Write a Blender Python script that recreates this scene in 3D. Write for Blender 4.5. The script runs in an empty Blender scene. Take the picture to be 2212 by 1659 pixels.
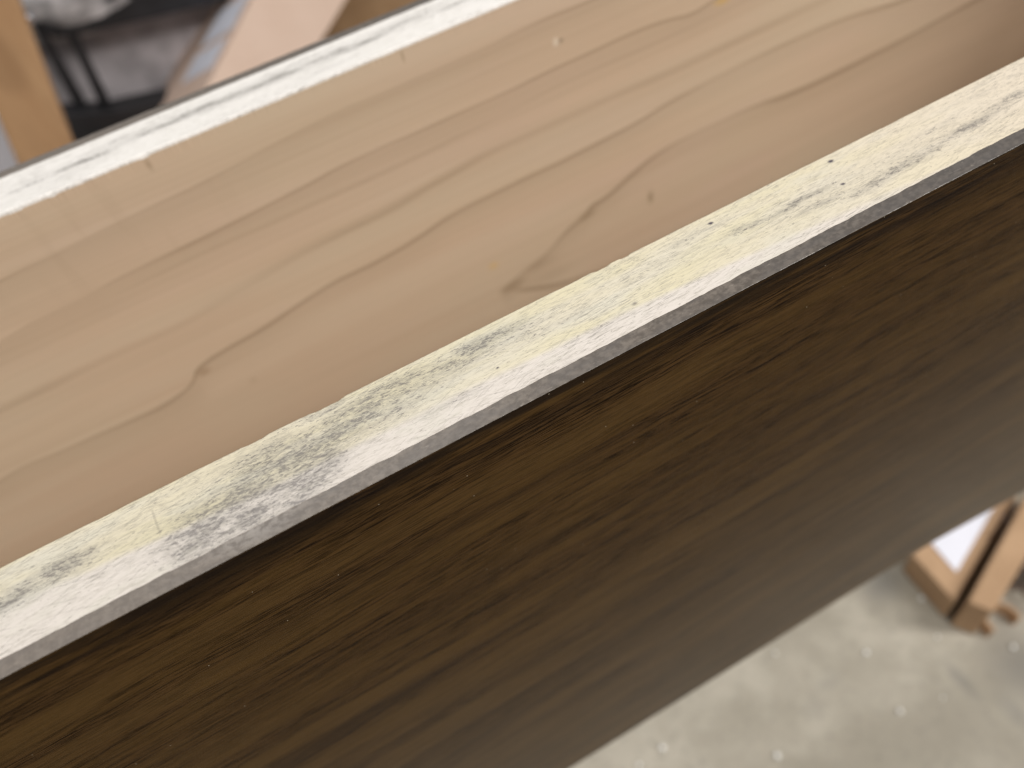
import bpy, bmesh, math, random
import numpy as np
from mathutils import Vector, Matrix, noise as mnoise

random.seed(7)
rng = np.random.default_rng(7)
MM = 0.001
sc = bpy.context.scene
COL = sc.collection

# ------------------------------------------------------------------ camera
PITCH, YAW, ROLL = 0.8918077760954325, 0.27306895666749187, -0.2626909391642662
CAM = np.array([0.0, -74.2285754660542, 97.7545512935692])          # millimetres
FPX, CX, CY = 1661.0, 1106.0, 829.5                                  # of a 2212 x 1659 frame

def _basis():
    fw = np.array([math.sin(YAW)*math.cos(PITCH), math.cos(YAW)*math.cos(PITCH), -math.sin(PITCH)])
    rt = np.array([math.cos(YAW), -math.sin(YAW), 0.0]); up = np.cross(rt, fw)
    c, s = math.cos(ROLL), math.sin(ROLL)
    return c*rt + s*up, -s*rt + c*up, fw
RT, UP, FW = _basis()
cd = bpy.data.cameras.new('camera'); cam = bpy.data.objects.new('camera', cd); COL.objects.link(cam)
cd.sensor_width = 36.0; cd.lens = FPX/2212*36.0
cd.clip_start = 0.005; cd.clip_end = 60.0
M = Matrix.Identity(4)
for i in range(3):
    M[i][0], M[i][1], M[i][2], M[i][3] = RT[i], UP[i], -FW[i], CAM[i]*MM
cam.matrix_world = M
cd.dof.use_dof = True; cd.dof.focus_distance = 0.131; cd.dof.aperture_fstop = 11.8
cd.dof.aperture_blades = 0
sc.camera = cam

# ------------------------------------------------------------------ light of the workshop
w = bpy.data.worlds.new('World'); sc.world = w; w.use_nodes = True
bg = w.node_tree.nodes['Background']; bg.inputs[0].default_value = (1.0, 0.985, 0.96, 1); bg.inputs[1].default_value = 0.20

def area_lamp(name, loc, target, sx, sy, power, col):
    l = bpy.data.lights.new(name, 'AREA'); l.shape = 'RECTANGLE'; l.size = sx; l.size_y = sy
    l.energy = power; l.color = col
    o = bpy.data.objects.new(name, l); COL.objects.link(o)
    o.location = loc
    o.rotation_euler = (Vector(target)-Vector(loc)).to_track_quat('-Z', 'Y').to_euler()
    return o
area_lamp('ceiling_tube', (0.10, -1.20, 1.45), (0.0, 0.0, 0.0), 1.25, 0.25, 21, (1.0, 0.965, 0.915))
area_lamp('ceiling_tube', (1.35, -0.75, 1.10), (0.0, 0.0, -0.1), 0.30, 1.25, 31, (1.0, 0.96, 0.91))
area_lamp('ceiling_tube', (-0.1, 1.15, 1.9), (0.0, 0.3, -0.2), 1.25, 0.25, 12, (1.0, 0.985, 0.96))

sc.view_settings.view_transform = 'Standard'; sc.view_settings.look = 'None'
sc.view_settings.gamma = 1.0; sc.view_settings.exposure = 0.0
sc.view_settings.use_curve_mapping = False
sc.render.engine = 'CYCLES'
sc.cycles.use_denoising = True
sc.cycles.max_bounces = 4
sc.cycles.use_light_tree = False
sc.cycles.caustics_reflective = False
sc.cycles.adaptive_threshold = 0.02
sc.cycles.filter_width = 1.3

# ------------------------------------------------------------------ helpers: geometry
def pix_ray(u, v):
    return FW + (u-CX)/FPX*RT - (v-CY)/FPX*UP
def on_plane(u, v, axis, val):
    d = pix_ray(u, v); return CAM + (val-CAM[axis])/d[axis]*d

def obj(name, verts, faces, mats, parent=None, mi=None, smooth=False):
    me = bpy.data.meshes.new(name)
    me.from_pydata([tuple(float(c)*MM for c in p) for p in verts], [], faces)
    for m in (mats if isinstance(mats, (list, tuple)) else [mats]): me.materials.append(m)
    if mi is not None: me.polygons.foreach_set('material_index', mi)
    if smooth: me.polygons.foreach_set('use_smooth', [True]*len(me.polygons))
    bm = bmesh.new(); bm.from_mesh(me); bmesh.ops.recalc_face_normals(bm, faces=bm.faces); bm.to_mesh(me); bm.free()
    o = bpy.data.objects.new(name, me); COL.objects.link(o)
    if parent:
        o.parent = parent; o.matrix_parent_inverse = parent.matrix_world.inverted()
    return o
def thing(name, loc, label, cat, group=None):
    o = bpy.data.objects.new(name, None); COL.objects.link(o)
    o.empty_display_size = 0.02
    o.location = Vector([c*MM for c in loc]); o.matrix_world = Matrix.Translation(o.location)
    return tag(o, label, cat, group)
def tag(o, label, cat, group=None):
    o['label'] = label; o['category'] = cat
    if group: o['group'] = group
    return o
def sweep(xs, prof):
    """closed prism: prof(x) -> list of (y, z) going round the section."""
    V, F = [], []; n = len(prof(xs[0]))
    for x in xs: V += [(x, y, z) for (y, z) in prof(x)]
    for i in range(len(xs)-1):
        for k in range(n):
            a, b = i*n+k, i*n+(k+1) % n
            F.append((a, b, b+n, a+n))
    F.append(tuple(range(n))); F.append(tuple((len(xs)-1)*n+k for k in range(n)))
    return V, F, n
def prism(P, d):
    """polygon P (3-d points) pushed along the vector d: a closed solid."""
    P = [np.array(p, float) for p in P]; n = len(P); d = np.array(d, float)
    V = P + [p+d for p in P]
    F = [tuple(range(n)), tuple(range(2*n-1, n-1, -1))] + [(k, (k+1) % n, n+(k+1) % n, n+k) for k in range(n)]
    return V, F
def bevel_obj(o, r, seg=2):
    m = o.modifiers.new('bevel', 'BEVEL'); m.width = r*MM; m.segments = seg; m.limit_method = 'ANGLE'
    return o
def box(name, lo, hi, mat, parent=None, r=0):
    x0, y0, z0 = lo; x1, y1, z1 = hi
    V, F = prism([(x0, y0, z0), (x1, y0, z0), (x1, y1, z0), (x0, y1, z0)], (0, 0, z1-z0))
    o = obj(name, V, F, mat, parent)
    if r: bevel_obj(o, r)
    return o
def n1(x, s, seed=0.0):
    return mnoise.noise(Vector((x*s, seed*7.31+0.37, seed*3.7)))

# ------------------------------------------------------------------ helpers: nodes
class Mat:
    def __init__(self, name):
        self.m = bpy.data.materials.new(name); self.m.use_nodes = True
        self.t = self.m.node_tree; self.N = self.t.nodes; self.L = self.t.links
        self.bsdf = self.N['Principled BSDF']
        tc = self.N.new('ShaderNodeTexCoord')
        v = self.N.new('ShaderNodeVectorMath'); v.operation = 'SCALE'; v.inputs[3].default_value = 1000.0
        self.L.new(tc.outputs['Object'], v.inputs[0]); self.P = v.outputs[0]      # millimetres
        s = self.N.new('ShaderNodeSeparateXYZ'); self.L.new(self.P, s.inputs[0])
        self.x, self.y, self.z = s.outputs
    def put(self, sock, v):
        if isinstance(v, bpy.types.NodeSocket): self.L.new(v, sock)
        elif isinstance(v, (tuple, list)) and len(v) == 3 and sock.type == 'RGBA': sock.default_value = (*v, 1)
        else: sock.default_value = v
    def math(self, op, a, b=0.0, clamp=False):
        n = self.N.new('ShaderNodeMath'); n.operation = op; n.use_clamp = clamp
        self.put(n.inputs[0], a); self.put(n.inputs[1], b); return n.outputs[0]
    def add(self, a, b): return self.math('ADD', a, b)
    def sub(self, a, b): return self.math('SUBTRACT', a, b)
    def mul(self, a, b): return self.math('MULTIPLY', a, b)
    def mx(self, a, b): return self.math('MAXIMUM', a, b)
    def mr(self, v, a, b, c=0.0, d=1.0, smooth=True):
        n = self.N.new('ShaderNodeMapRange'); n.interpolation_type = 'SMOOTHSTEP' if smooth else 'LINEAR'
        self.put(n.inputs[0], v)
        for i, q in enumerate((a, b, c, d)): self.put(n.inputs[1+i], q)
        return n.outputs[0]
    def vec(self, x, y, z):
        n = self.N.new('ShaderNodeCombineXYZ')
        for i, q in enumerate((x, y, z)): self.put(n.inputs[i], q)
        return n.outputs[0]
    def vmul(self, v, s):
        n = self.N.new('ShaderNodeVectorMath'); n.operation = 'MULTIPLY'
        self.put(n.inputs[0], v); n.inputs[1].default_value = s; return n.outputs[0]
    def noise(self, scale3, detail=4.0, rough=0.55, dist=0.0, v=None, off=0.0):
        vv = self.vmul(v if v is not None else self.P, scale3)
        if off:
            n0 = self.N.new('ShaderNodeVectorMath'); n0.operation = 'ADD'
            self.L.new(vv, n0.inputs[0]); n0.inputs[1].default_value = (off, off*1.7, off*0.6); vv = n0.outputs[0]
        n = self.N.new('ShaderNodeTexNoise'); n.inputs['Scale'].default_value = 1.0
        n.inputs['Detail'].default_value = detail; n.inputs['Roughness'].default_value = rough
        n.inputs['Distortion'].default_value = dist
        self.L.new(vv, n.inputs['Vector']); return n.outputs[0]
    def voro(self, scale3, rnd=1.0):
        n = self.N.new('ShaderNodeTexVoronoi'); n.inputs['Scale'].default_value = 1.0
        n.inputs['Randomness'].default_value = rnd
        self.L.new(self.vmul(self.P, scale3), n.inputs['Vector']); return n.outputs['Distance'], n.outputs['Color']
    def mix(self, f, a, b, mode='MIX'):
        n = self.N.new('ShaderNodeMix'); n.data_type = 'RGBA'; n.blend_type = mode; n.clamp_factor = True
        self.put(n.inputs[0], f); self.put(n.inputs[6], a); self.put(n.inputs[7], b); return n.outputs[2]
    def curve(self, v, pts, x0, x1, y0, y1):
        """y = f(v) through the measured points."""
        t = self.mr(v, x0, x1, 0.0, 1.0, smooth=False)
        n = self.N.new('ShaderNodeFloatCurve'); c = n.mapping.curves[0]
        pts = sorted(pts); Q = [((x-x0)/(x1-x0), (y-y0)/(y1-y0)) for x, y in pts]
        Q = [q for q in Q if 0 <= q[0] <= 1]
        keep = [Q[0]]
        for q in Q[1:]:
            if q[0]-keep[-1][0] > 0.006: keep.append(q)
        if keep[0][0] > 0.01: keep.insert(0, (0.0, keep[0][1]))
        if keep[-1][0] < 0.99: keep.append((1.0, keep[-1][1]))
        while len(c.points) < len(keep): c.points.new(0.5, 0.5)
        for p, q in zip(c.points, keep): p.location = q; p.handle_type = 'AUTO_CLAMPED'
        n.mapping.update(); self.L.new(t, n.inputs[1])
        return self.add(self.mul(n.outputs[0], y1-y0), y0)
    def blob(self, a, b, ca, cb, ra, rb, strength=1.0):
        """soft ellipse on the plane (a, b)"""
        key = (a.node.name, a.name, b.node.name, b.name)
        if getattr(self, '_bk', None) != key:
            self._bk = key; self._bv = self.vec(a, b, 0.0)
        n = self.N.new('ShaderNodeVectorMath'); n.operation = 'MULTIPLY_ADD'
        self.L.new(self._bv, n.inputs[0]); n.inputs[1].default_value = (1/ra, 1/rb, 0); n.inputs[2].default_value = (-ca/ra, -cb/rb, 0)
        l = self.N.new('ShaderNodeVectorMath'); l.operation = 'LENGTH'; self.L.new(n.outputs[0], l.inputs[0])
        return self.mr(l.outputs[1], 0.0, 1.0, strength, 0.0)
    def bump(self, h, strength, dist):
        n = self.N.new('ShaderNodeBump'); n.inputs['Strength'].default_value = strength
        n.inputs['Distance'].default_value = dist*MM
        self.L.new(h, n.inputs['Height']); self.L.new(n.outputs[0], self.bsdf.inputs['Normal'])
    def out(self, col=None, rough=None, spec=None, coat=None, coat_rough=None, metal=None):
        for k, v in (('Base Color', col), ('Roughness', rough), ('Specular IOR Level', spec), ('Coat Weight', coat),
                     ('Coat Roughness', coat_rough), ('Metallic', metal)):
            if v is not None: self.put(self.bsdf.inputs[k], v)
        return self.m

# ------------------------------------------------------------------ materials
T, GAP, BEV, DROP = 16.17, 101.73, 2.83, 0.34
GY = T + GAP                                  # near face of the rear board
FLOOR_Z = -560.0

def mat_tan_face():
    m = Mat('unfinished_poplar_face'); x, z = m.x, m.z
    wob = m.sub(m.noise((0.03, 0.03, 0.10), 2), 0.5)
    zz = m.add(z, m.mul(wob, 1.4))
    L = dict(
     a=[(-130,-20),(-67.9,-15.5),(-47.5,-14.8),(-28.8,-13.5),(-10.5,-12.9),(14.3,-10.8),(38.6,-10.1),(68,-10.1),(87.5,-8.9),(105.3,-9.1),(200,-7),(360,-6)],
     b=[(-130,-36),(-79.1,-31.8),(-65.8,-30.2),(-55.6,-30.2),(-43.4,-29),(-19.2,-28),(9.9,-26.3),(25.1,-25.1),(55.6,-24.9),(92.9,-24.5),(120.8,-23.8),(130.6,-24.6),(140.7,-26),(148.3,-25),(200,-23),(360,-21)],
     b2=[(-130,-36),(-7.3,-32.4),(29,-32.5),(53.8,-31.9),(74.7,-31.6),(98.4,-30),(123,-30.1),(200,-29),(360,-28)],
     c=[(-160,-54),(-85.3,-52.3),(-56.7,-52.1),(-44.5,-52.6),(-21.5,-49.8),(8.4,-46.4),(29.1,-45.9),(46.1,-43.9),(72.4,-42),(107.2,-42.2),(143.8,-42.7),(188.6,-42.2),(360,-42)],
     d=[(-160,-80),(-109.6,-75.9),(-100.3,-74.9),(-90.2,-75.7),(-68.7,-76.7),(-59.9,-77.1),(-52.5,-76.1),(-46.5,-73.4),(-42.8,-69.2),(-34.2,-67.1),(-19.8,-65.7),(7.5,-61.4),(21.7,-61),(36.8,-59.5),(47.3,-57.4),(70,-56.2),(91.3,-56),(119.5,-54.8),(130.4,-53),(144.1,-52.2),(176.9,-51.2),(200.5,-52),(228.6,-55.2),(360,-62)],
     e=[(59.2,-97.8),(63.5,-96.1),(70.8,-93.6),(78.7,-90.7),(89.4,-84.4),(95.9,-82.2),(99.1,-79.2),(103,-78.8),(115.9,-74.2),(126.2,-71.1),(141.8,-69.9),(167.4,-70.2),(182.8,-71.9),(201.6,-72.7),(233.5,-72.1),(266,-70.1),(360,-66)],
     e2=[(59,-98.7),(68.1,-102.5),(79.2,-107.1),(87.9,-109.5),(140,-118)])
    #            above, below, strength
    W = dict(a=(0.6, 2.0, .50), b=(0.7, 2.0, .60), b2=(1.5, 1.8, .34), c=(3.6, 2.0, .42), d=(0.8, 2.8, .68), e=(1.0, 3.6, .80), e2=(2.0, 2.4, .80))
    vary = m.mr(m.noise((0.018, 0.018, 0.05), 1, off=3.1), 0.3, 0.65, 0.45, 1.1)
    dark = None
    for k, pts in L.items():
        dz = m.sub(zz, m.curve(x, pts, -160, 360, -130, 0))
        up, dn, s = W[k]
        p = m.mul(m.mr(dz, 0.0, up, 1.0, 0.0), m.mr(dz, -dn, 0.0, 0.0, 1.0))
        p = m.mul(m.mul(p, s), vary)
        tail = m.mul(m.mr(dz, 0.0, 0.8, 1.0, 0.0), m.mr(dz, -13.0, 0.0, 0.0, 0.26 if k in ('a', 'b', 'd', 'e') else 0.08))
        p = m.mx(p, tail)
        if k in ('e', 'e2'): p = m.mul(p, m.mr(x, 57.5, 60.5))
        dark = p if dark is None else m.mx(dark, p)
    # slow colour drift of the timber: pinkish, sandy, greenish
    dr = m.noise((0.012, 0.012, 0.030), 1, 0.5, off=1.3)
    col = m.mix(m.mr(dr, 0.35, 0.65), (0.575, 0.434, 0.312), (0.575, 0.452, 0.326))
    pink = m.mr(m.noise((0.009, 0.009, 0.05), 2, 0.5, off=8.0), 0.5, 0.7)
    col = m.mix(m.mul(pink, 0.35), col, (0.600, 0.448, 0.350))
    band = m.noise((0.004, 0.004, 0.16), 2, 0.6, off=5.0)
    col = m.mix(m.mul(m.mr(band, 0.35, 0.7), 0.30), col, (0.500, 0.375, 0.262))
    fine = m.noise((0.003, 0.003, 0.55), 2, 0.6, off=21.0)
    col = m.mix(m.mul(m.mr(fine, 0.45, 0.68), 0.20), col, (0.43, 0.31, 0.21))
    cream = m.noise((0.005, 0.005, 0.07), 2, 0.5, off=27.0)
    col = m.mix(m.mul(m.mr(cream, 0.48, 0.66), 0.35), col, (0.590, 0.482, 0.358))
    fib = m.noise((0.05, 0.05, 2.2), 2, 0.6, off=2.0)
    col = m.mix(m.mul(m.mr(fib, 0.3, 0.75), 0.10), col, (0.42, 0.33, 0.24))
    # faint figure across the grain, near the top left
    fig = m.noise((0.16, 0.05, 0.03), 2, 0.5, off=6.0)
    figm = m.mul(m.mr(fig, 0.52, 0.66), m.blob(x, z, -42, -16, 52, 26))
    col = m.mix(m.mul(figm, 0.22), col, (0.44, 0.33, 0.23))
    col = m.mix(dark, col, (0.320, 0.230, 0.150))
    for cx, cz, rx, rz, s, c in ((123.2, -88.3, 2.0, 4.6, .60, (0.20, 0.135, 0.07)), (94.6, -16.9, 1.3, 1.2, .6, (0.18, 0.14, 0.10)),
                                 (92.9, -16.6, 1.5, 2.0, .55, (0.80, 0.72, 0.60)), (58.5, -84.9, 3.0, 2.3, .55, (0.62, 0.40, 0.12)),
                                 (151.4, -26.3, 5.0, 2.0, .65, (0.60, 0.38, 0.10)), (48.2, -2.9, 0.8, 3.0, .45, (0.25, 0.17, 0.1)),
                                 (-22.0, -3.0, 1.2, 3.2, .45, (0.25, 0.17, 0.1)), (-31, -84, 2.2, 2.0, .25, (0.30, 0.2, 0.12)),
                                 (-42.0, -71.5, 3.6, 2.6, .50, (0.29, 0.19, 0.11)), (64, -98.0, 8.0, 3.4, .55, (0.27, 0.19, 0.11)), (75, -94.0, 10.0, 3.4, .35, (0.30, 0.21, 0.13)), (97, -82.5, 6.0, 3.6, .50, (0.27, 0.19, 0.11)), (80, -102, 14, 5, .25, (0.34, 0.25, 0.16))):
        col = m.mix(m.blob(x, z, cx, cz, rx, rz, s), col, c)
    m.bump(fib, 0.10, 0.2)
    return m.out(col, 0.52, 0.35)

def mat_edge(name, front):
    """sawn and sanded top edge: bare wood with rubbed-in dark stain."""
    m = Mat(name); x, y = m.x, m.y
    wv = m.noise((0.08, 0.25, 0.2), 3, off=2.2)
    yy = m.add(y, m.mul(m.sub(wv, 0.5), 2.2))
    slant = m.vec(m.add(x, m.mul(y, 0.9)), m.sub(y, m.mul(x, 0.055)), m.z)        # the grain runs slightly off the edge
    fib = m.noise((0.20, 2.0, 0.5), 3, 0.66, v=slant)
    fib2 = m.noise((0.7, 3.6, 0.5), 2, 0.6, v=slant, off=4.0)
    if front:
        base = m.mix(m.mr(m.noise((0.03, 0.16, 0.1), 3, off=1.0), 0.35, 0.65), (0.685, 0.624, 0.475), (0.680, 0.632, 0.520))
        base = m.mix(m.mul(m.mr(m.noise((0.025, 0.2, 0.1), 3, off=9.0), 0.45, 0.65), 0.45), base, (0.680, 0.622, 0.400))
        wcur = m.curve(x, [(-80, 9.3), (-66, 8.6), (-45, 7.0), (-30, 5.9), (-10, 5.2), (10, 5.0), (30, 4.6), (45, 4.2), (65, 3.2), (85, 1.9), (105, 0.4), (140, -1.5)], -80, 140, -3, 12)
        white = m.mr(m.sub(wcur, m.add(y, m.mul(m.sub(wv, 0.5), 0.9))), -0.8, 0.8)
        base = m.mix(white, base, (0.690, 0.640, 0.592))
        base = m.mix(m.mul(m.mr(m.noise((0.06, 0.22, 0.1), 3, off=15.0), 0.5, 0.7), 0.5), base, (0.630, 0.608, 0.525))
        base = m.mix(m.mul(m.mr(x, 60, 150), 0.75), base, (0.700, 0.612, 0.510))
        # hairline of clean wood along the back arris
        base = m.mix(m.mr(y, T-0.9, T-0.1, 0, 0.45), base, (0.76, 0.70, 0.52))
        B = [(-14, 9.5, 30, 7.5, .62, 0), (-27, 5.0, 20, 5.5, .35, 0), (18, 11.5, 24, 4.5, .48, 0), (95, 7, 50, 5, .40, 0), (-55, 10, 18, 5, .35, 0), (-24, 2.2, 15, 5.4, 1.5, .02), (-33, 4.0, 7, 2.6, .5, 0), (-15, 4.6, 9, 2.6, .6, .05), (-31.8, 7.2, 4.5, 1.7, .85, -.1), (-15, 8.6, 12, 3.2, .95, .0),
             (-4.5, 11.5, 10, 2.4, .6, .04), (2, 8.6, 10, 2.6, .38, .03), (-57, 9.6, 9, 2.0, .85, .02), (-63.5, 8.3, 5, 1.8, .75, 0), (-51, 10.8, 5, 1.2, .6, 0),
             (20, 12.6, 7, 1.5, .75, -.02), (21, 11.6, 14, 2.6, .4, 0), (4.5, 13.3, 7, 1.9, .55, .05), (-7.7, 15.2, 6, 0.9, .95, .03), (-20, 13.4, 7, 2.0, .5, .05), (34, 8.6, 9, 1.4, .45, 0),
             (12, 4.2, 8, 1.1, .5, 0), (40, 4.0, 8, 1.2, .45, 0), (73, 9.2, 5, 1.2, .6, .03), (66, 12.8, 9, .9, .65, 0), (84, 8.7, 9, 0.9, .85, -.02), (87, 6.0, 6, 0.8, .55, 0),
             (98.5, 4.2, 8, 1.3, .65, 0), (108, 5.0, 9, 1.5, .8, .02), (124, 6.2, 8, 1.3, 1.0, .03), (136, 7.6, 9, 1.4, .85, .04), (148, 9, 8, 1.2, .6, .04), (118, 9.5, 10, .8, .35, 0),
             (55, 10.5, 11, 2.2, .32, 0), (50, 14.6, 8, .8, .45, 0), (131, 12.5, 9, 1.0, .4, .03)]
    else:
        base = m.mix(m.mr(m.noise((0.03, 0.16, 0.1), 3, off=1.0), 0.35, 0.65), (0.830, 0.808, 0.785), (0.800, 0.780, 0.755))
        B = [(10, 127.5, 70, 3.4, .75, 0), (-40, 123, 20, 2.0, .4, 0), (30, 122, 20, 1.6, .4, 0), (60, 131, 25, 1.6, .45, 0), (-36, 125.9, 8, 1.2, 1.0, -.12), (-14, 126.8, 8, .9, .75, .06), (9, 127.9, 16, 1.2, .7, .03), (33, 128.0, 6, 1.0, .8, 0), (41, 126.5, 8, 1.0, .95, -.10), (-50, 125.4, 7, 1.2, .6, .0),
             (-5, 128.4, 8, .9, .6, 0), (55, 129, 12, 1.1, .5, 0), (70, 127, 9, 1.0, .6, 0), (90, 127, 12, 1.1, .6, 0), (-30, 129.6, 12, .8, .35, 0), (20, 130.6, 14, .8, .3, 0), (-58, 121.0, 6, .9, .5, 0)]
    pore = m.mul(m.mr(m.add(m.mul(fib, .6), m.mul(fib2, .4)), 0.44, 0.68), 0.42 if front else 0.30)
    col = m.mix(pore, base, (0.30, 0.275, 0.22))
    scf = m.mul(m.mr(m.noise((0.42, 3.6, 1.0), 3, 0.68, v=slant, off=31.0), 0.52, 0.66), m.mr(m.noise((0.05, 0.20, 0.2), 2, 0.5, v=slant, off=23.0), 0.40, 0.62))
    col = m.mix(m.mul(scf, 0.50), col, (0.20, 0.185, 0.165))
    if front:
        for th_, of_ in ((0.42, 41.0), (-0.30, 47.0)):
            ct_, st_ = math.cos(th_), math.sin(th_)
            vv = m.vec(m.add(m.mul(x, ct_), m.mul(y, st_)), m.sub(m.mul(y, ct_), m.mul(x, st_)), m.z)
            scr = m.mr(m.noise((0.14, 3.8, 0.3), 2, 0.6, v=vv, off=of_), 0.60, 0.70)
            col = m.mix(m.mul(m.mul(scr, m.mr(x, 20, 60, 1.0, 0.45)), 0.30), col, (0.24, 0.225, 0.205))
    tot = None
    for b_ in B:
        g = m.blob(x, yy, b_[0], b_[1], b_[2]*1.35, b_[3]*1.4, b_[4])
        tot = g if tot is None else m.math('ADD', tot, g)
    # a stain sits in the open pores first, then as a thin granular film
    spk = m.noise((0.85, 2.6, 1.0), 3, 0.70, v=slant, off=7.7)
    gran = m.noise((1.3, 2.0, 1.5), 2, 0.7, v=slant, off=17.0)
    veil = m.noise((0.16, 0.5, 0.5), 3, 0.6, v=slant, off=3.3)
    lev = m.mul(m.mr(tot, 0.02, 1.25), m.mr(veil, 0.30, 0.58, 0.35, 1.0))
    film = m.mul(lev, m.mr(gran, 0.32, 0.62, 0.45, 1.0))
    col = m.mix(m.mul(film, 0.66 if front else 0.85), col, (0.225, 0.212, 0.194))
    speck = m.mul(m.mr(m.add(spk, m.mul(lev, 0.13)), 0.60, 0.70), m.mr(tot, 0.02, 0.5))
    col = m.mix(m.mul(speck, 0.60), col, (0.120, 0.108, 0.110))
    # stray pores everywhere
    stray = m.mr(m.noise((1.0, 3.4, 1.0), 2, 0.6, v=slant, off=12.0), 0.62, 0.72)
    col = m.mix(m.mul(stray, 0.42 if front else 0.2), col, (0.16, 0.14, 0.12))
    if front:
        for cx, cy, r, s in ((96.8, 14.1, 0.75, 1.0), (69.1, 13.7, 0.62, 1.0), (93.9, 7.7, 0.6, .9), (20.8, 6.2, .35, .8), (47, 5.0, .7, .5), (-36, 2.0, .3, .6)):
            col = m.mix(m.blob(m.add(x, m.mul(m.sub(fib2, .5), .8)), y, cx, cy, r*1.3, r*.85, s*1.3), col, (0.075, 0.065, 0.085))
        # knife scratches across the grain by the big smudge
        for (ax, ay, bx, by) in ((-38.4, 12.6, -38.0, 7.2), (-33.5, 6.8, -31.0, 2.6), (-36.5, 5.2, -35.0, 1.6)):
            ln = math.hypot(bx-ax, by-ay); ux, uy = (bx-ax)/ln, (by-ay)/ln
            al = m.add(m.mul(m.sub(x, ax), ux), m.mul(m.sub(y, ay), uy)); ac = m.math('ABSOLUTE', m.sub(m.mul(m.sub(x, ax), uy), m.mul(m.sub(y, ay), ux)))
            sm = m.mul(m.mul(m.mr(al, -.4, .6), m.mr(al, ln-.6, ln+.4, 1, 0)), m.mr(ac, 0.08, 0.28, 1, 0))
            col = m.mix(m.mul(sm, .28), col, (0.20, 0.18, 0.16))
    h = m.add(m.mul(fib, 0.7), m.add(m.mul(fib2, 0.5), m.mul(m.noise((2.5, 2.5, 2.5), 1, off=1.0), 0.35)))
    m.bump(h, 0.40, 0.14)
    return m.out(col, m.mr(speck, 0, 1, 0.62, 0.42), 0.35)

def mat_bevel(name):
    m = Mat(name)
    a = m.noise((0.7, 1.0, 0.9), 3, 0.6); b = m.noise((0.12, 0.5, 0.4), 3, 0.5, off=3)
    col = m.mix(m.mr(a, 0.35, 0.68), (0.098, 0.083, 0.071), (0.178, 0.153, 0.131))
    col = m.mix(m.mul(m.mr(b, 0.4, 0.65), 0.45), col, (0.106, 0.097, 0.093))
    col = m.mix(m.mr(m.x, -60, 60, 0.45, 0.0), col, (0.235, 0.205, 0.180))
    col = m.mix(m.mr(m.x, 40, 130, 0.0, 0.5), col, (0.070, 0.066, 0.066))
    wear = m.mr(m.noise((0.5, 2.0, 1.0), 3, 0.6, off=6), 0.62, 0.74)
    col = m.mix(m.mul(wear, 0.35), col, (0.34, 0.30, 0.26))
    sm_ = m.blob(m.x, m.y, -24.0, 1.0, 13.0, 5.0, 0.75)
    col = m.mix(m.mul(sm_, m.mr(a, 0.35, 0.6)), col, (0.31, 0.285, 0.262))
    m.bump(a, 0.5, 0.14)
    return m.out(col, 0.40, 0.5)

def mat_stain(name):
    """dark walnut stain under a satin coat."""
    m = Mat(name)
    w1 = m.sub(m.noise((0.012, 0.01, 0.03), 2), 0.5)
    v = m.vec(m.x, m.y, m.add(m.add(m.z, m.mul(m.x, -0.025)), m.mul(w1, 5.0)))
    f1 = m.noise((0.055, 0.5, 2.2), 3, 0.66, v=v)
    f2 = m.noise((0.20, 0.5, 4.4), 2, 0.65, v=v, off=3.0)
    big = m.noise((0.007, 0.01, 0.085), 2, 0.55, v=v, off=5.0)
    mot = m.noise((0.016, 0.05, 0.26), 3, 0.6, v=v, off=9.0)
    col = m.mix(m.mr(f1, 0.36, 0.68), (0.0090, 0.0042, 0.0015), (0.066, 0.035, 0.0110))
    col = m.mix(m.mul(m.mr(f2, 0.44, 0.60), 0.70), col, (0.088, 0.047, 0.0175))
    col = m.mix(m.mr(f2, 0.30, 0.44, 0.45, 0.0), col, (0.006, 0.003, 0.0015))
    col = m.mix(m.mul(m.mr(mot, 0.42, 0.66), 0.38), col, (0.092, 0.051, 0.0145))
    col = m.mix(m.mul(m.mr(big, 0.47, 0.60), 0.45), col, (0.105, 0.059, 0.0190))
    col = m.mix(m.mul(m.mr(m.noise((0.010, 0.01, 0.12), 3, 0.5, v=v, off=14.0), 0.54, 0.68), 0.30), col, (0.016, 0.009, 0.006))
    # stain pooled along the top arris
    pool = m.mul(m.mr(m.z, -12.0, -0.6), m.mr(m.noise((0.022, 0.1, 0.34), 3, 0.65, off=2.0), 0.36, 0.60))
    col = m.mix(m.mul(pool, 0.80), col, (0.0045, 0.0035, 0.0040))
    m.bsdf.inputs['Specular Tint'].default_value = (1.0, 0.82, 0.60, 1.0)
    # dust
    d, c = m.voro((0.34, 0.34, 0.34))
    sp = m.N.new('ShaderNodeSeparateColor'); m.L.new(c, sp.inputs[0])
    dust = m.mul(m.mr(d, 0.022, 0.050, 1.0, 0.0), m.mr(sp.outputs[0], 0.60, 0.62))
    col = m.mix(m.mul(dust, 0.8), col, (0.42, 0.36, 0.27))
    m.bump(m.add(m.mul(f1, 0.6), m.add(m.mul(f2, 0.6), m.mul(m.noise((1.6, 1.6, 3.0), 1, v=v, off=1.0), 0.35))), 0.25, 0.10)
    return m.out(col, m.mr(f1, 0.3, 0.7, 0.34, 0.28), 0.22)

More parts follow.
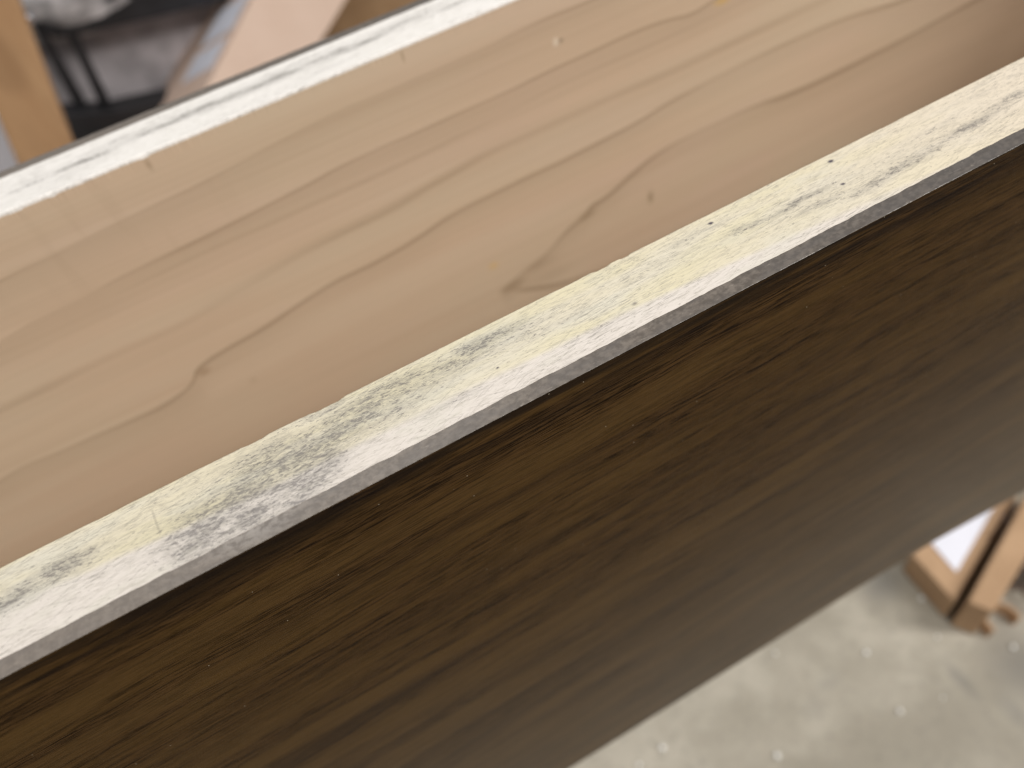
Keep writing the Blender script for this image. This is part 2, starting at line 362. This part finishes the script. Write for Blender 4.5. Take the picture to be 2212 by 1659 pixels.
def mat_concrete():
    m = Mat('concrete')
    a = m.noise((0.012, 0.012, 0.012), 5, 0.6, 0.3); b = m.noise((0.05, 0.05, 0.05), 4, 0.65, off=4); c = m.noise((0.004, 0.004, 0.004), 3, off=8)
    col = m.mix(m.mr(a, 0.36, 0.66), (0.325, 0.296, 0.240), (0.465, 0.430, 0.360))
    col = m.mix(m.mul(m.mr(b, 0.42, 0.62), 0.4), col, (0.370, 0.335, 0.275))
    col = m.mix(m.mul(m.mr(c, 0.42, 0.6), 0.4), col, (0.47, 0.44, 0.36))
    for px, py, ra, rb, s in ((2078, 1470, 7, 26, .55), (2195, 1540, 10, 24, .45), (1905, 1262, 34, 24, .65), (2215, 1440, 42, 46, .65), (2160, 1330, 30, 30, .4), (1790, 1475, 20, 9, .25), (1760, 1530, 16, 14, .2)):  # scuffs, plus shadows beside the cartons painted into the concrete
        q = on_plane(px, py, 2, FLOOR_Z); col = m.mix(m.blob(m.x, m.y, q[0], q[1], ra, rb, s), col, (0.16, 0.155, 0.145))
    g2 = m.noise((0.16, 0.16, 0.16), 3, 0.7, off=6)
    col = m.mix(m.mul(m.mr(g2, 0.52, 0.66), 0.45), col, (0.24, 0.225, 0.19))
    m.bump(m.add(a, b), 0.2, 1.0)
    return m.out(col, 0.48, 0.4)

def mat_card(name, c1, c2, flute=True):
    m = Mat(name)
    a = m.noise((0.02, 0.02, 0.02), 4, 0.6); b = m.noise((0.25, 0.25, 0.25), 3, 0.6, off=3)
    col = m.mix(m.mr(a, 0.35, 0.65), c1, c2)
    col = m.mix(m.mul(m.mr(b, 0.45, 0.7), 0.2), col, tuple(0.7*q for q in c1))
    m.bump(a, 0.2, 1.0)
    return m.out(col, 0.75, 0.2)

def mat_timber(name, c1, c2):
    m = Mat(name)
    a = m.noise((0.05, 0.05, 0.006), 4, 0.6, 0.4); b = m.noise((0.02, 0.02, 0.01), 3, off=5)
    col = m.mix(m.mr(a, 0.35, 0.65), c1, c2); col = m.mix(m.mul(m.mr(b, 0.4, 0.65), 0.4), col, tuple(0.62*q for q in c1))
    m.bump(a, 0.2, 0.6)
    return m.out(col, 0.6, 0.3)

def mat_plain(name, c, rough=0.5, spec=0.5, metal=0.0, var=0.25, sc_=0.02):
    m = Mat(name); a = m.noise((sc_, sc_, sc_), 4, 0.6)
    col = m.mix(m.mr(a, 0.3, 0.7), tuple(q*(1-var) for q in c), tuple(min(1, q*(1+var)) for q in c))
    m.bump(a, 0.15, 1.0)
    return m.out(col, rough, spec, metal=metal)

M_TAN = mat_tan_face()
M_EDGE_F = mat_edge('bare_edge_stained_smudges', True)
M_EDGE_R = mat_edge('bare_edge_pale', False)
M_BEV = mat_bevel('stain_rubbed_arris')
M_STAIN = mat_stain('dark_walnut_stain')
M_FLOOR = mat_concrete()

# ------------------------------------------------------------------ setting: floor
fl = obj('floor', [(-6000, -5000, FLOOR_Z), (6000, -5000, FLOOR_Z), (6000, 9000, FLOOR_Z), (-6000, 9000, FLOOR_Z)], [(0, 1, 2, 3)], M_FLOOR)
fl['kind'] = 'structure'

M_DARK_SLAB = mat_plain('dark_slab_black', (0.022, 0.021, 0.021), 0.75, 0.25, var=0.3)
mt = box('added_dark_slab', (-900, -1500, FLOOR_Z+0.5), (1700, -165, FLOOR_Z+9), M_DARK_SLAB, None, 3)  # unseen slab, added so the upper stained face reflects something dark
tag(mt, 'added black slab out of view that darkens what the dark board reflects', 'added slab')

# ------------------------------------------------------------------ the two boards
BOT = [(-340, -224), (3, -222.9), (91.9, -222.6), (132.5, -221.3), (177.8, -222.8), (234.6, -232.0), (300, -238), (760, -238)]
def bottom(x): return float(np.interp(x, [p[0] for p in BOT], [p[1] for p in BOT]))
XS = np.unique(np.concatenate([np.linspace(-330, -90, 60), np.linspace(-90, 170, 1300), np.linspace(170, 740, 120)]))

def chips(n, lo, hi, seed, extra=()):
    r = random.Random(seed); C = [(r.uniform(lo, hi), r.uniform(1.0, 4.0), r.uniform(0.15, 0.5)) for _ in range(n)]
    return C + list(extra)
def chip_at(C, x):
    s = 0.0
    for cx, hw, d in C:
        t = (x-cx)/hw
        if -1 < t < 1: s = max(s, d*min(1.0, (1-abs(t))*2.2)*(0.7+0.6*abs(n1(x, 2.5, cx))))
    return s

def build_front():
    root = thing('dark_stained_board', (60, T/2, -224), 'dark walnut stained board in front, pale smudged top edge, standing on edge', 'board')
    C = [(a_, b_, c_*.25) for a_, b_, c_ in chips(9, -80, 150, 3)] + list(( (-7.0, 3.5, 0.45), (47, 2.0, 0.35), (52, 1.2, 0.3), (-20, 2.5, 0.25)))
    def core(x):
        c = chip_at(C, x); j = 0.05*n1(x, 0.15, 1) + 0.03*n1(x, 2.0, 2)
        yb = T + j
        zt = 0.05*n1(x, .12, 5)
        k = 0.06*n1(x, 1.1, 7)
        return [(-BEV+0.4, bottom(x)), (-BEV+0.4, -DROP-0.5), (0.0+k+0.18*n1(x, .35, 9), zt), (T*0.35, zt+0.02*n1(x, .6, 3)), (T*0.7, zt+0.02*n1(x, .6, 4)),
                (yb-0.35-c, zt-0.02), (yb-0.05-c*0.5, zt-0.22-c*0.5), (yb, zt-0.8-c*1.4), (T, -3.5), (T, bottom(x))]
    V, F, n = sweep(XS, core)
    mi = []
    for i in range(len(XS)-1):
        for k in range(n): mi.append(1 if k in (2, 3, 4, 5, 6) else 0)
    mi += [0, 0]
    obj('wood_core', V, F, [M_TAN, M_EDGE_F], root, mi)
    def bev(x):
        k = 0.06*n1(x, 1.1, 7)+0.18*n1(x, .35, 9); zt = 0.05*n1(x, .12, 5)
        j = 0.16*n1(x, .22, 11)+0.10*n1(x, 1.4, 12)+.05*n1(x, 4, 13)
        return [(-BEV-0.02, -DROP+zt-.05), (-BEV+0.03+max(0, j), -DROP+zt+.01), (0.0+k-0.02, zt+0.015), (k, zt-0.25), (-BEV+0.45, -DROP-0.45)]
    V, F, n = sweep(XS, bev)
    o = obj('stained_arris', V, F, M_BEV, root); o['label'] = 'narrow grey rubbed arris along the top of the dark face'
    def face(x):
        zt = 0.05*n1(x, .12, 5); j = 0.10*n1(x, .5, 11)+0.07*n1(x, 2.2, 12); j2 = 0.16*n1(x, 1.6, 21)
        return [(-BEV+0.398, bottom(x)), (-BEV+0.03, bottom(x)+0.3), (-BEV+0.02, -3.0), (-BEV-0.03, -DROP+zt-0.02-abs(j2)*.6), (-BEV+0.398, -DROP-0.3)]
    V, F, n = sweep(XS, face)
    o = obj('stained_face', V, F, M_STAIN, root); o['label'] = 'dark brown satin stained face with fine streaky grain'
    return root

def build_rear():
    root = thing('unfinished_board', (60, GY+T/2, -224), 'pale tan unfinished board behind, wavy grain lines, white bare top edge', 'board')
    C = [(a_, b_*.8, c_*.18) for a_, b_, c_ in chips(16, -80, 120, 5)] + [(-22, 1.6, .3), (-45, 1.2, .25), (-54, 2.0, .2)]
    Y0, Y1 = GY, GY+T; BEV = 3.5
    def core(x):
        c = chip_at(C, x); j = 0.05*n1(x, 0.5, 31) + 0.06*n1(x, 3.0, 32)
        return [(Y0, -238), (Y0, -4.0), (Y0+j, -0.9-c*1.2), (Y0+j+0.05+c*.5, -0.25-c*.5), (Y0+0.35+c+j, -0.02), (Y0+T*.5, 0.02*n1(x, .4, 2)), (Y1+.15*n1(x, .4, 3), 0.0), (Y1+BEV-.4, -0.35), (Y1+BEV-.4, -238)]
    V, F, n = sweep(XS, core)
    mi = []
    for i in range(len(XS)-1):
        for k in range(n): mi.append(1 if k in (2, 3, 4, 5) else 0)
    mi += [0, 0]
    obj('wood_core', V, F, [M_TAN, M_EDGE_R], root, mi)
    def bev(x):
        k = .15*n1(x, .4, 3)
        return [(Y1+k+0.02, 0.02), (Y1+BEV+0.1*n1(x, .6, 4), -0.02), (Y1+BEV-.3, -0.5), (Y1+k, -0.3)]
    V, F, n = sweep(XS, bev)
    o = obj('stained_arris', V, F, M_BEV, root); o['label'] = 'thin dark stained line along the far side of the top'
    def face(x):
        return [(Y1+BEV-.398, -238), (Y1+BEV, -238), (Y1+BEV, -0.3), (Y1+BEV-.398, -0.4)]
    V, F, n = sweep(XS, face)
    o = obj('stained_face', V, F, M_STAIN, root)
    return root
build_front(); build_rear()

# ------------------------------------------------------------------ trestles that carry the boards (beyond both sides of the picture)
M_TREST = mat_timber('trestle_pine', (0.50, 0.34, 0.19), (0.58, 0.42, 0.25))
def trestle(x0, top, lab):
    t = thing('trestle', (x0+45, 60, FLOOR_Z), lab, 'trestle', 'trestles under the boards')
    box('beam', (x0, -60, top-45), (x0+90, 230, top-0.5), M_TREST, t, 1.5)
    for yy in (-45, 180):
        for s in (0, 1):
            xa = x0+22+s*46; xb = x0-40+s*170-22
            V, F = prism([(xa-18, yy, top-45.2), (xa+18, yy, top-45.2), (xb+18, yy, FLOOR_Z+0.5), (xb-18, yy, FLOOR_Z+0.5)], (0, 35, 0))
            obj('leg', V, F, M_TREST, t)
eb = box('added_shade_board', (331, T+0.5, -236), (350, GY-0.5, -0.5), [M_TAN], None, 0.6)  # unseen board, added to block light and darken the tan face at right
tag(eb, 'unseen cross board added between the two boards to shade the right of the gap', 'board')
trestle(-320, -224, 'low pine trestle under the left end of the boards')
trestle(610, -238, 'low pine trestle under the right end of the boards')

# ------------------------------------------------------------------ upper left background
M_POST = mat_timber('orange_pine', (0.47, 0.275, 0.145), (0.54, 0.33, 0.18))
M_BLACK = mat_plain('black_painted_steel', (0.016, 0.016, 0.019), 0.42, 0.5, var=0.3)
M_GREY = mat_plain('dull_grey_sheet', (0.46, 0.43, 0.45), 0.38, 0.5, var=0.35, sc_=0.012)
M_CHROME = mat_plain('bright_zinc', (0.75, 0.77, 0.85), 0.2, 0.5, metal=0.9, var=0.05)
M_WRAP = mat_plain('pale_plastic_wrap', (0.50, 0.48, 0.49), 0.3, 0.5, var=0.5, sc_=0.03)
M_CARD_P = mat_card('pinkish_cardboard', (0.72, 0.54, 0.44), (0.75, 0.57, 0.47))
M_CARD_B = mat_card('brown_kraft_cardboard', (0.36, 0.225, 0.125), (0.42, 0.27, 0.155))
M_CARD_T = mat_card('tan_cardboard', (0.43, 0.280, 0.168), (0.49, 0.325, 0.200))
M_PAPER = mat_plain('white_label_paper', (0.80, 0.82, 0.92), 0.5, 0.4, var=0.06)

def quad(pts, axis, val): return [on_plane(u, v, axis, val) for u, v in pts]
def to_floor(p_top, p_low):
    p_top, p_low = np.array(p_top), np.array(p_low); d = p_low-p_top
    return p_top + d*((FLOOR_Z+0.5-p_top[2])/d[2])

# leaning timber at the left border
YP = 820.0
t1, t2 = on_plane(40, 0, 1, YP), on_plane(150, 290, 1, YP)
l1, l2 = on_plane(0, 254, 1, YP), on_plane(40, 349, 1, YP)
f1, f2 = to_floor(t1, t2), to_floor(l1, l2)
up1 = t1 + (t1-t2)*0.9; up2 = up1 + (l1-(t1+(t2-t1)*0.55))
V, F = prism([f2, f1, up1, up2], (0, 38, 0))
o = obj('leaning_timber', V, F, M_POST); bevel_obj(o, 2)
tag(o, 'orange brown timber leaning at the left border behind the boards', 'timber')
# a second one and a pale wrapped bundle further left
V, F = prism([to_floor(on_plane(20, 240, 1, YP+70), on_plane(70, 360, 1, YP+70)), on_plane(20, 240, 1, YP+70), on_plane(-40, 60, 1, YP+70)+[-260, 0, 0], to_floor(on_plane(20, 240, 1, YP+70), on_plane(70, 360, 1, YP+70))+[-260, 0, 0]], (0, 14, 0))
o = obj('white_sheet', V, F, M_PAPER); tag(o, 'white sheet standing behind the leaning timber at the left border', 'sheet')

# low black trolley
YR = 1150.0
tr = thing('black_trolley', (-150, YR, FLOOR_Z), 'low black steel trolley behind the leaning timber', 'trolley')
def plate(name, pts, depth, mat, y=YR, r=2):
    V, F = prism(quad(pts, 1, y), (0, depth, 0)); o = obj(name, V, F, mat, tr)
    if r: bevel_obj(o, r)
    return o
plate('top_rail', [(80, 62), (118, 84), (163, 77), (301, 47), (500, 0), (560, -60), (300, -30), (165, 8), (95, 30)], 60, M_BLACK)
plate('post', [(66, 50), (86, 48), (188, 228), (168, 238)], 18, M_BLACK, YR+4, 3)
plate('post', [(138, 62), (160, 62), (240, 224), (218, 232)], 18, M_BLACK, YR+4, 3)
plate('bottom_rail', [(60, 262), (135, 249), (240, 241), (330, 221), (420, 200), (440, 300), (300, 420), (90, 420)], 40, M_BLACK, YR-20)
plate('back_panel', [(-40, 40), (480, -40), (560, 330), (60, 400)], 4, M_GREY, YR+70, 0)
o = plate('bolt_head', [(50, 38), (62, 32), (76, 42), (72, 54), (58, 54), (50, 48)], 14, M_CHROME, YR-30, 2)

# pale wrapped bundle lying on the trolley
b0 = on_plane(100, 20, 1, YR+30)
bm = bmesh.new(); bmesh.ops.create_icosphere(bm, subdivisions=4, radius=1.0)
for v in bm.verts:
    p = v.co.copy(); f = 1 + 0.28*mnoise.noise(p*2.1) + 0.10*mnoise.noise(p*6.0)
    v.co = Vector((p.x*150*f, p.y*45*f, max(p.z, -0.75)*62*f))*MM
me = bpy.data.meshes.new('wrapped_bundle'); bm.to_mesh(me); bm.free(); me.materials.append(M_WRAP)
me.polygons.foreach_set('use_smooth', [True]*len(me.polygons))
o = bpy.data.objects.new('wrapped_bundle', me); COL.objects.link(o); o.location = Vector((b0+np.array([60, 10, 12]))*MM)
tag(o, 'pale grey plastic wrapped bundle lying on the black trolley', 'bundle')

# pinkish carton leaning sideways, left side with white tape
def solid_on(pts, p0, nrm):
    out = []
    for u, v in pts:
        d = pix_ray(u, v); s = np.dot(np.array(p0)-CAM, nrm)/np.dot(d, nrm); out.append(CAM+s*d)
    return out
P0 = on_plane(560, 100, 1, 1010)
nrm = -pix_ray(560, 100); nrm /= np.linalg.norm(nrm)
nrm = nrm + 0.85*RT + 0.40*np.array([0, 0, 1.0]); nrm /= np.linalg.norm(nrm)
ct = thing('pink_carton', P0*[1, 1, 0]+np.array([0, 0, FLOOR_Z]), 'pinkish tan cardboard carton leaning behind the white board edge', 'carton')
facep = solid_on([(352, 372), (608, -125), (822, -125), (522, 372)], P0, nrm)
V, F = prism(facep, -nrm*240); obj('carton_body', V, F, M_CARD_P, ct)
fp = [np.array(p) for p in facep]
lo, hi = fp[0], fp[1]; wv = (fp[3]-fp[0])/np.linalg.norm(fp[3]-fp[0])
sn = np.cross(hi-lo, nrm); sn /= np.linalg.norm(sn); sn = sn if np.dot(sn, fp[3]-lo) < 0 else -sn
def strip(a, b, d0, d1, mat, name):
    A, B = lo+(hi-lo)*a, lo+(hi-lo)*b
    V, F = prism([A-nrm*d0+sn*.4, B-nrm*d0+sn*.4, B-nrm*d1+sn*.4, A-nrm*d1+sn*.4], sn*.5); return obj(name, V, F, mat, ct)
for a, b in ((0.455, 0.59), (0.625, 0.80)):
    o = strip(a, b, 25, 140, M_PAPER, 'white_tape')

# brown carton standing behind
YB = 1330.0
c1 = on_plane(700, 90, 1, YB)
zt = on_plane(800, -120, 1, YB)[2]
bc = box('brown_carton', (c1[0]-20, YB, FLOOR_Z+0.5), (c1[0]+420, YB+260, zt), M_CARD_B, None, 2)
tag(bc, 'dark brown cardboard carton in the shade behind the pinkish carton', 'carton')

# ------------------------------------------------------------------ lower right background
HB = 34.0
ZT = FLOOR_Z+HB
def zq(pts, z): return [on_plane(u, v, 2, z) for u, v in pts]
cb = thing('labelled_carton', (on_plane(2070, 1200, 2, FLOOR_Z)), 'flat tan carton with a white label on the floor, lower right', 'carton')
top = zq([(1969, 1196), (2064, 1302), (2217, 1036), (2122, 930)], ZT)
V, F = prism(top, (0, 0, -HB+0.5)); o = obj('carton_body', V, F, M_CARD_T, cb); bevel_obj(o, 2)
lab = zq([(2013, 1175), (2066, 1236), (2152, 1088), (2099, 1027)], ZT+0.5)
V, F = prism(lab, (0, 0, 0.5)); obj('white_label', V, F, M_PAPER, cb)

cc = zq([(2090, 1300), (2146, 1322), (2288, 1090), (2224, 1058)], FLOOR_Z+50)
V, F = prism(cc, (0, 0, -49.5)); o = obj('long_carton', V, F, M_CARD_T); bevel_obj(o, 2)
tag(o, 'long narrow tan carton beside the labelled carton', 'carton')

# curled cardboard scrap
q0 = on_plane(2152, 1352, 2, FLOOR_Z)
V, F = [], []
ns = 22
for i in range(ns):
    a = -0.5 + i/(ns-1)*3.9; r = 13 + 0.8*i/ns
    for rr in (r, r-2.2):
        for h in (0.5, 13):
            V.append((q0[0]+math.cos(a)*rr+h*0.15, q0[1]+math.sin(a)*rr, FLOOR_Z+h))
for i in range(ns-1):
    k = 4*i
    F += [(k, k+1, k+5, k+4), (k+2, k+3, k+7, k+6), (k, k+2, k+6, k+4), (k+1, k+3, k+7, k+5)]
F += [(0, 1, 3, 2), (4*ns-4, 4*ns-3, 4*ns-1, 4*ns-2)]
o = obj('cardboard_scrap', V, F, M_CARD_T); tag(o, 'curled scrap of tan cardboard on the concrete beside the long carton', 'scrap')

# heap of grey brown packing fibre
M_FIB = mat_plain('packing_fibre', (0.26, 0.20, 0.185), 0.8, 0.2, var=0.6, sc_=0.08)
V, F = [], []
qf = on_plane(2215, 1290, 2, FLOOR_Z)
r = random.Random(4)
for s in range(420):
    a = r.uniform(0, 6.283); rad = 40*math.sqrt(r.random()); h0 = max(1.5, 46*(1-(rad/46)**2)*r.random())
    px, py = qf[0]+22+rad*math.cos(a), qf[1]+30+rad*math.sin(a)
    th = r.uniform(0, 6.283); cu = r.uniform(-.9, .9); k0 = len(V); L_ = 6
    for i in range(L_):
        for dz in (0, 2.4): V.append((px, py, FLOOR_Z+h0+dz+1.5*math.sin(i*1.3+s)))
        px += 4*math.cos(th); py += 4*math.sin(th); th += cu
    for i in range(L_-1):
        F.append((k0+2*i, k0+2*i+2, k0+2*i+3, k0+2*i+1))
o = obj('packing_fibre', V, F, M_FIB)
o['kind'] = 'stuff'; o['label'] = 'heap of grey brown packing fibre beside the long carton'; o['category'] = 'packing fibre'

# white beads scattered on the concrete
M_BEAD = mat_plain('white_foam', (0.88, 0.88, 0.86), 0.6, 0.3, var=0.03)
bm = bmesh.new(); bmesh.ops.create_icosphere(bm, subdivisions=2, radius=1.0)
for v in bm.verts:
    v.co *= 1+0.15*mnoise.noise(v.co*1.5); v.co.z = max(v.co.z, -0.6)
me = bpy.data.meshes.new('foam_bead'); bm.to_mesh(me); bm.free(); me.materials.append(M_BEAD)
BEADS = [(1990, 1293, 2.1, 'white foam bead on the concrete just left of the labelled carton'),
 (2024, 1376, 1.3, 'small faint white bead on the concrete below the labelled carton'),
 (1870, 1411, 2.2, 'white foam bead in the middle of the open concrete floor'),
 (1943, 1537, 2.2, 'white foam bead on the concrete left of the dark scuff'),
 (1678, 1633, 2.5, 'white foam bead at the bottom border, third from the left'),
 (2187, 1398, 2.0, 'white foam bead by the right border below the packing fibre'),
 (1674, 1412, 1.4, 'faint white bead on the concrete close under the dark board'),
 (2036, 1508, 1.1, 'tiniest white bead on the concrete just below the dark scuff'),
 (1431, 1616, 2.5, 'large white bead near the bottom border, second from the left'),
 (1380, 1653, 1.8, 'white bead at the bottom border, leftmost of all the beads')]
for u, v, rr, lab_ in BEADS:
    p = on_plane(u, v, 2, FLOOR_Z)
    o = bpy.data.objects.new('foam_bead', me); COL.objects.link(o)
    o.location = Vector((p[0], p[1], FLOOR_Z+0.53*rr))*MM; o.scale = (rr*0.88*MM,)*3; o.rotation_euler = (0, 0, random.uniform(0, 6))
    tag(o, lab_, 'bead', 'white beads on the concrete')
